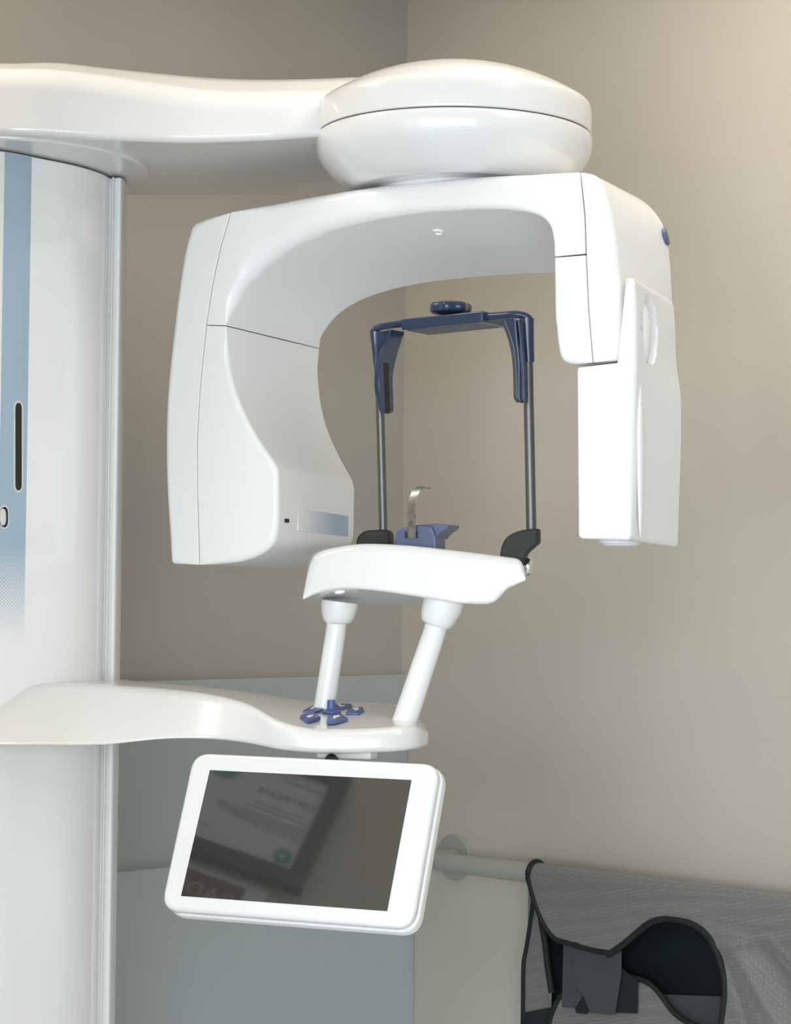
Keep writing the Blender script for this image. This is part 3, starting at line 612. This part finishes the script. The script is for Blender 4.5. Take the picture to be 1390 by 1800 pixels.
TE = [(x, top_edge(x)) for x in (942, 1100, 1250, 1400, 1560)]
front_poly = TE + [(1560, 2250), (1262, 2250), (1278, 1800), (1284, 1740), (1281, 1700), (1272, 1665), (1255, 1640), (1232, 1623), (1205, 1615), (1180, 1613), (1155, 1620), (1132, 1638), (1112, 1656), (1090, 1672), (1050, 1666), (1010, 1655), (988, 1649), (972, 1630), (960, 1600), (950, 1565), (944, 1540)]
front = cloth('front_panel', front_poly, OFF, M['mesh'], APR, step=.0034, folds=foldf)
cloth('back_panel', [(942, 1525), (1560, 1600), (1560, 2250), (925, 2250), (935, 1700), (935, 1600)], OFF-.035, M['lining'], APR, step=.01)
# the cloth's crown over the rail
crown = []
lo_a, hi_a = RW.px(942, 1530, -OFF)[0], RW.px(1560, 1600, -OFF)[0]
for s_ in (0, 1):
    A_ = lo_a if s_ == 0 else hi_a
    ring = []
    for r_ in (.0198, .0222):
        seq = [math.pi*k/14 for k in range(15)]
        if r_ > .02: seq = seq[::-1]
        for th_ in seq:
            p = RW.w(A_, zrail-1.35, -OFF) + RN*math.cos(th_)*r_ + V((0, 0, math.sin(th_)*r_)); ring.append(p)
    crown.append(ring)
wrap = [RW.w(lo_a, zrail-1.35, -OFF) + RN*math.cos(math.pi*k/12)*.0225 + V((0, 0, math.sin(math.pi*k/12)*.0225)) for k in range(-2, 14)]
tube('rail_binding', wrap, .0068, M['bind'], APR, n=12)
vs, fs = rings(crown); obj('rail_fold', vs, fs, M['mesh'], APR)
cloth('side_panel', [(930, 1560), (940, 1545), (948, 1570), (955, 1620), (962, 1680), (968, 1735), (970, 1790), (968, 2250), (918, 2250), (918, 1790), (921, 1700), (928, 1640)], OFF-.014, M['mesh'], APR, step=.0034)
low_poly = [(960, 2250), (966, 1800), (972, 1775), (982, 1758), (1000, 1740), (1060, 1720), (1100, 1722), (1125, 1726), (1143, 1734), (1160, 1752), (1180, 1778), (1205, 1795), (1235, 1808), (1270, 1812), (1270, 2250)]
cloth('lower_panel', low_poly, OFF+.002, M['mesh'], APR, step=.0034)
def binding(name, pts, r, off=0, fold=False, m=None):
    P = []
    for x, y in pts:
        a, b = RW.px(x, y, -(OFF+off)); o = OFF+off + (foldf(a, b) if fold else 0); P.append(RW.w(a, b, -o))
    return tube(name, smooth_path(P, 6), r, m or M['bind'], APR, n=10)
te0 = top_edge(942)
binding('binding', [(941, te0+1), (941, 1535), (946, 1560), (955, 1592), (968, 1624), (986, 1648), (1010, 1656), (1050, 1667), (1088, 1673)], .0055, fold=True)
binding('armhole_binding', [(1082, 1676), (1092, 1670), (1113, 1655), (1134, 1637), (1156, 1620), (1181, 1613), (1206, 1615), (1233, 1623), (1256, 1640), (1273, 1665), (1282, 1700), (1285, 1740), (1279, 1800), (1265, 1960), (1262, 2240)], .0065, fold=True)
binding('side_binding', [(934, 1522), (932, 1545), (940, 1570), (948, 1600), (957, 1650), (963, 1700), (970, 1745)], .0065, off=-.008)
binding('side_binding', [(938, 1575), (932, 1620), (926, 1660), (920, 1695), (919, 1760), (918, 1850)], .0042, off=-.010)
binding('lower_binding', [(966, 1830), (967, 1795), (974, 1772), (985, 1752), (1002, 1738)], .0055, off=.003)
binding('lower_binding', [(1080, 1716), (1105, 1717), (1127, 1722), (1146, 1733), (1163, 1752), (1182, 1778), (1206, 1796), (1240, 1810), (1275, 1815)], .0050, off=.003)
binding('hem_binding', [(918, 2246), (1000, 2247), (1250, 2248), (1400, 2249), (1560, 2250)], .007, off=.02)
binding('edge_binding', [(1560, TE[-1][1]+2), (1560, 1800), (1560, 2000), (1560, 2250)], .006, off=.022)
def strap(name, pts, th, m, off, er=.0006): return plate(name, RW, pts, th, m, APR, er=er, rad_px=2, dep=-(OFF+off), scale=850)
strap('strap', [(1090, 1700), (1120, 1726), (1119, 1782), (1075, 1780), (1070, 1710)], .003, M['strap2'], .012)
strap('strap', [(990, 1652), (1010, 1655), (1038, 1775), (1030, 1783), (1012, 1781), (1010, 1772), (987, 1771)], .003, M['strap2'], .013)
strap('strap', [(990, 1650), (1030, 1658), (1030, 1740), (1010, 1772), (987, 1771)], .003, M['strap'], .016)
strap('strap', [(1008, 1655), (1091, 1671), (1091, 1712), (1080, 1784), (1037, 1781), (1027, 1755), (1006, 1722)], .003, M['strap'], .021)
strap('hem_patch', [(916, 1781), (973, 1770), (973, 1850), (916, 1850)], .003, M['strap2'], -.006)
strap('inner_flap', [(1165, 1748), (1282, 1752), (1270, 1835), (1200, 1815)], .003, M['strap'], -.022)

# ------------------------------------------------------------ certificate and sign on the doorway wall (seen in the monitor's dark glass)
CW = Plane(V((KF/2, KF/2, 0)), n=(Q, Q, 0))     # faces into the room
def cw(a, z, off=0):
    a, z = 2.329+(a-2.577)*.885, 1.633+(z-1.759)*.885
    return V((KF/2 - a*Q, KF/2 + a*Q, z)) + V((Q, Q, 0))*off
def slab(name, a0, a1, z0, z1, off, th, m, parent, bev=.001):
    c = cw((a0+a1)/2, (z0+z1)/2, off+th/2); return box(name, c, ((a1-a0)*.885, th, (z1-z0)*.885), m, parent, rot=rad(135), bev=bev)
def words(name, s, a, z, size, m, parent, off):
    cu = bpy.data.curves.new(name, 'FONT'); cu.body = s; cu.size = size*.885; cu.extrude = .0003
    t = bpy.data.objects.new(name, cu); sc.collection.objects.link(t); bpy.context.view_layer.update()
    me = bpy.data.meshes.new_from_object(t.evaluated_get(bpy.context.evaluated_depsgraph_get())); bpy.data.objects.remove(t)
    me.materials.clear(); me.materials.append(m)
    o = bpy.data.objects.new(name, me); sc.collection.objects.link(o)
    right = V((-Q, Q, 0)); up = V((0, 0, 1)); nn = V((Q, Q, 0)); p = cw(a, z, off)
    me.transform(Matrix(((right.x, up.x, nn.x, 0), (right.y, up.y, nn.y, 0), (right.z, up.z, nn.z, 0), (0, 0, 0, 1))))
    o.parent = parent; o.location = p - WORLD[parent.name]; WORLD[o.name] = p; return o
cert = root('framed_certificate', cw(2.755, 1.89, .01), 'dark framed certificate with teal seal hanging inside the doorway wall', 'certificate')
a0, a1, z0, z1c = 2.577, 2.935, 1.759, 2.022
slab('backing', a0-.02, a1+.02, z0-.02, z1c+.02, .001, .012, M['frame'], cert)
slab('paper', a0, a1, z0, z1c, .010, .005, M['paper'], cert, bev=0)
for nm, q in (('frame_side', (a0-.04, a0, z0-.045, z1c+.04)), ('frame_side', (a1, a1+.04, z0-.045, z1c+.04)), ('frame_rail', (a0, a1, z0-.045, z0)), ('frame_rail', (a0, a1, z1c, z1c+.04))):
    slab(nm, *q, .001, .024, M['frame'], cert, bev=.003)
words('title', 'CERTIFICATE', a0+.006, 1.935, .0225, M['ink'], cert, .0155)
for (p, q, z, h) in ((.004, .09, 1.989, .0022), (.022, .137, 1.906, .0016), (.006, .15, 1.893, .001), (.004, .21, 1.876, .001), (.006, .21, 1.868, .001), (.006, .20, 1.860, .001), (.008, .17, 1.852, .001), (.008, .12, 1.842, .001), (.2, .25, 1.80, .0015)):
    slab('text_line', a0+p, a0+q, z, z+h, .0152, .0006, M['ink'], cert, bev=0)
lathe('seal', cw(2.605, 1.790, .0152), [(.0001, 0), (.018, 0), (.018, .0012), (.0001, .0014)], M['teal'], cert, n=32, axis=(Q, Q, 0))
lathe('seal_centre', cw(2.605, 1.790, .0165), [(.0001, 0), (.0055, 0), (.0055, .0006), (.0001, .0008)], M['paper'], cert, n=5, axis=(Q, Q, 0))
lathe('teal_ring', cw(2.80, 1.975, .0152), [(.026, 0), (.030, 0), (.030, .001), (.026, .001)], M['teal'], cert, n=40, axis=(Q, Q, 0))
sign = root('warning_sign', cw(2.80, 1.62, .003), 'red lettered warning sign below the framed certificate', 'sign')
slab('plate', 2.60, 3.02, 1.55, 1.70, .001, .004, M['paper'], sign)
slab('red_band', 2.645, 2.985, 1.60, 1.685, .005, .0008, M['red'], sign, bev=0)
words('lettering', 'RADIATION', 2.657, 1.622, .052, M['lettering'], sign, .0062)
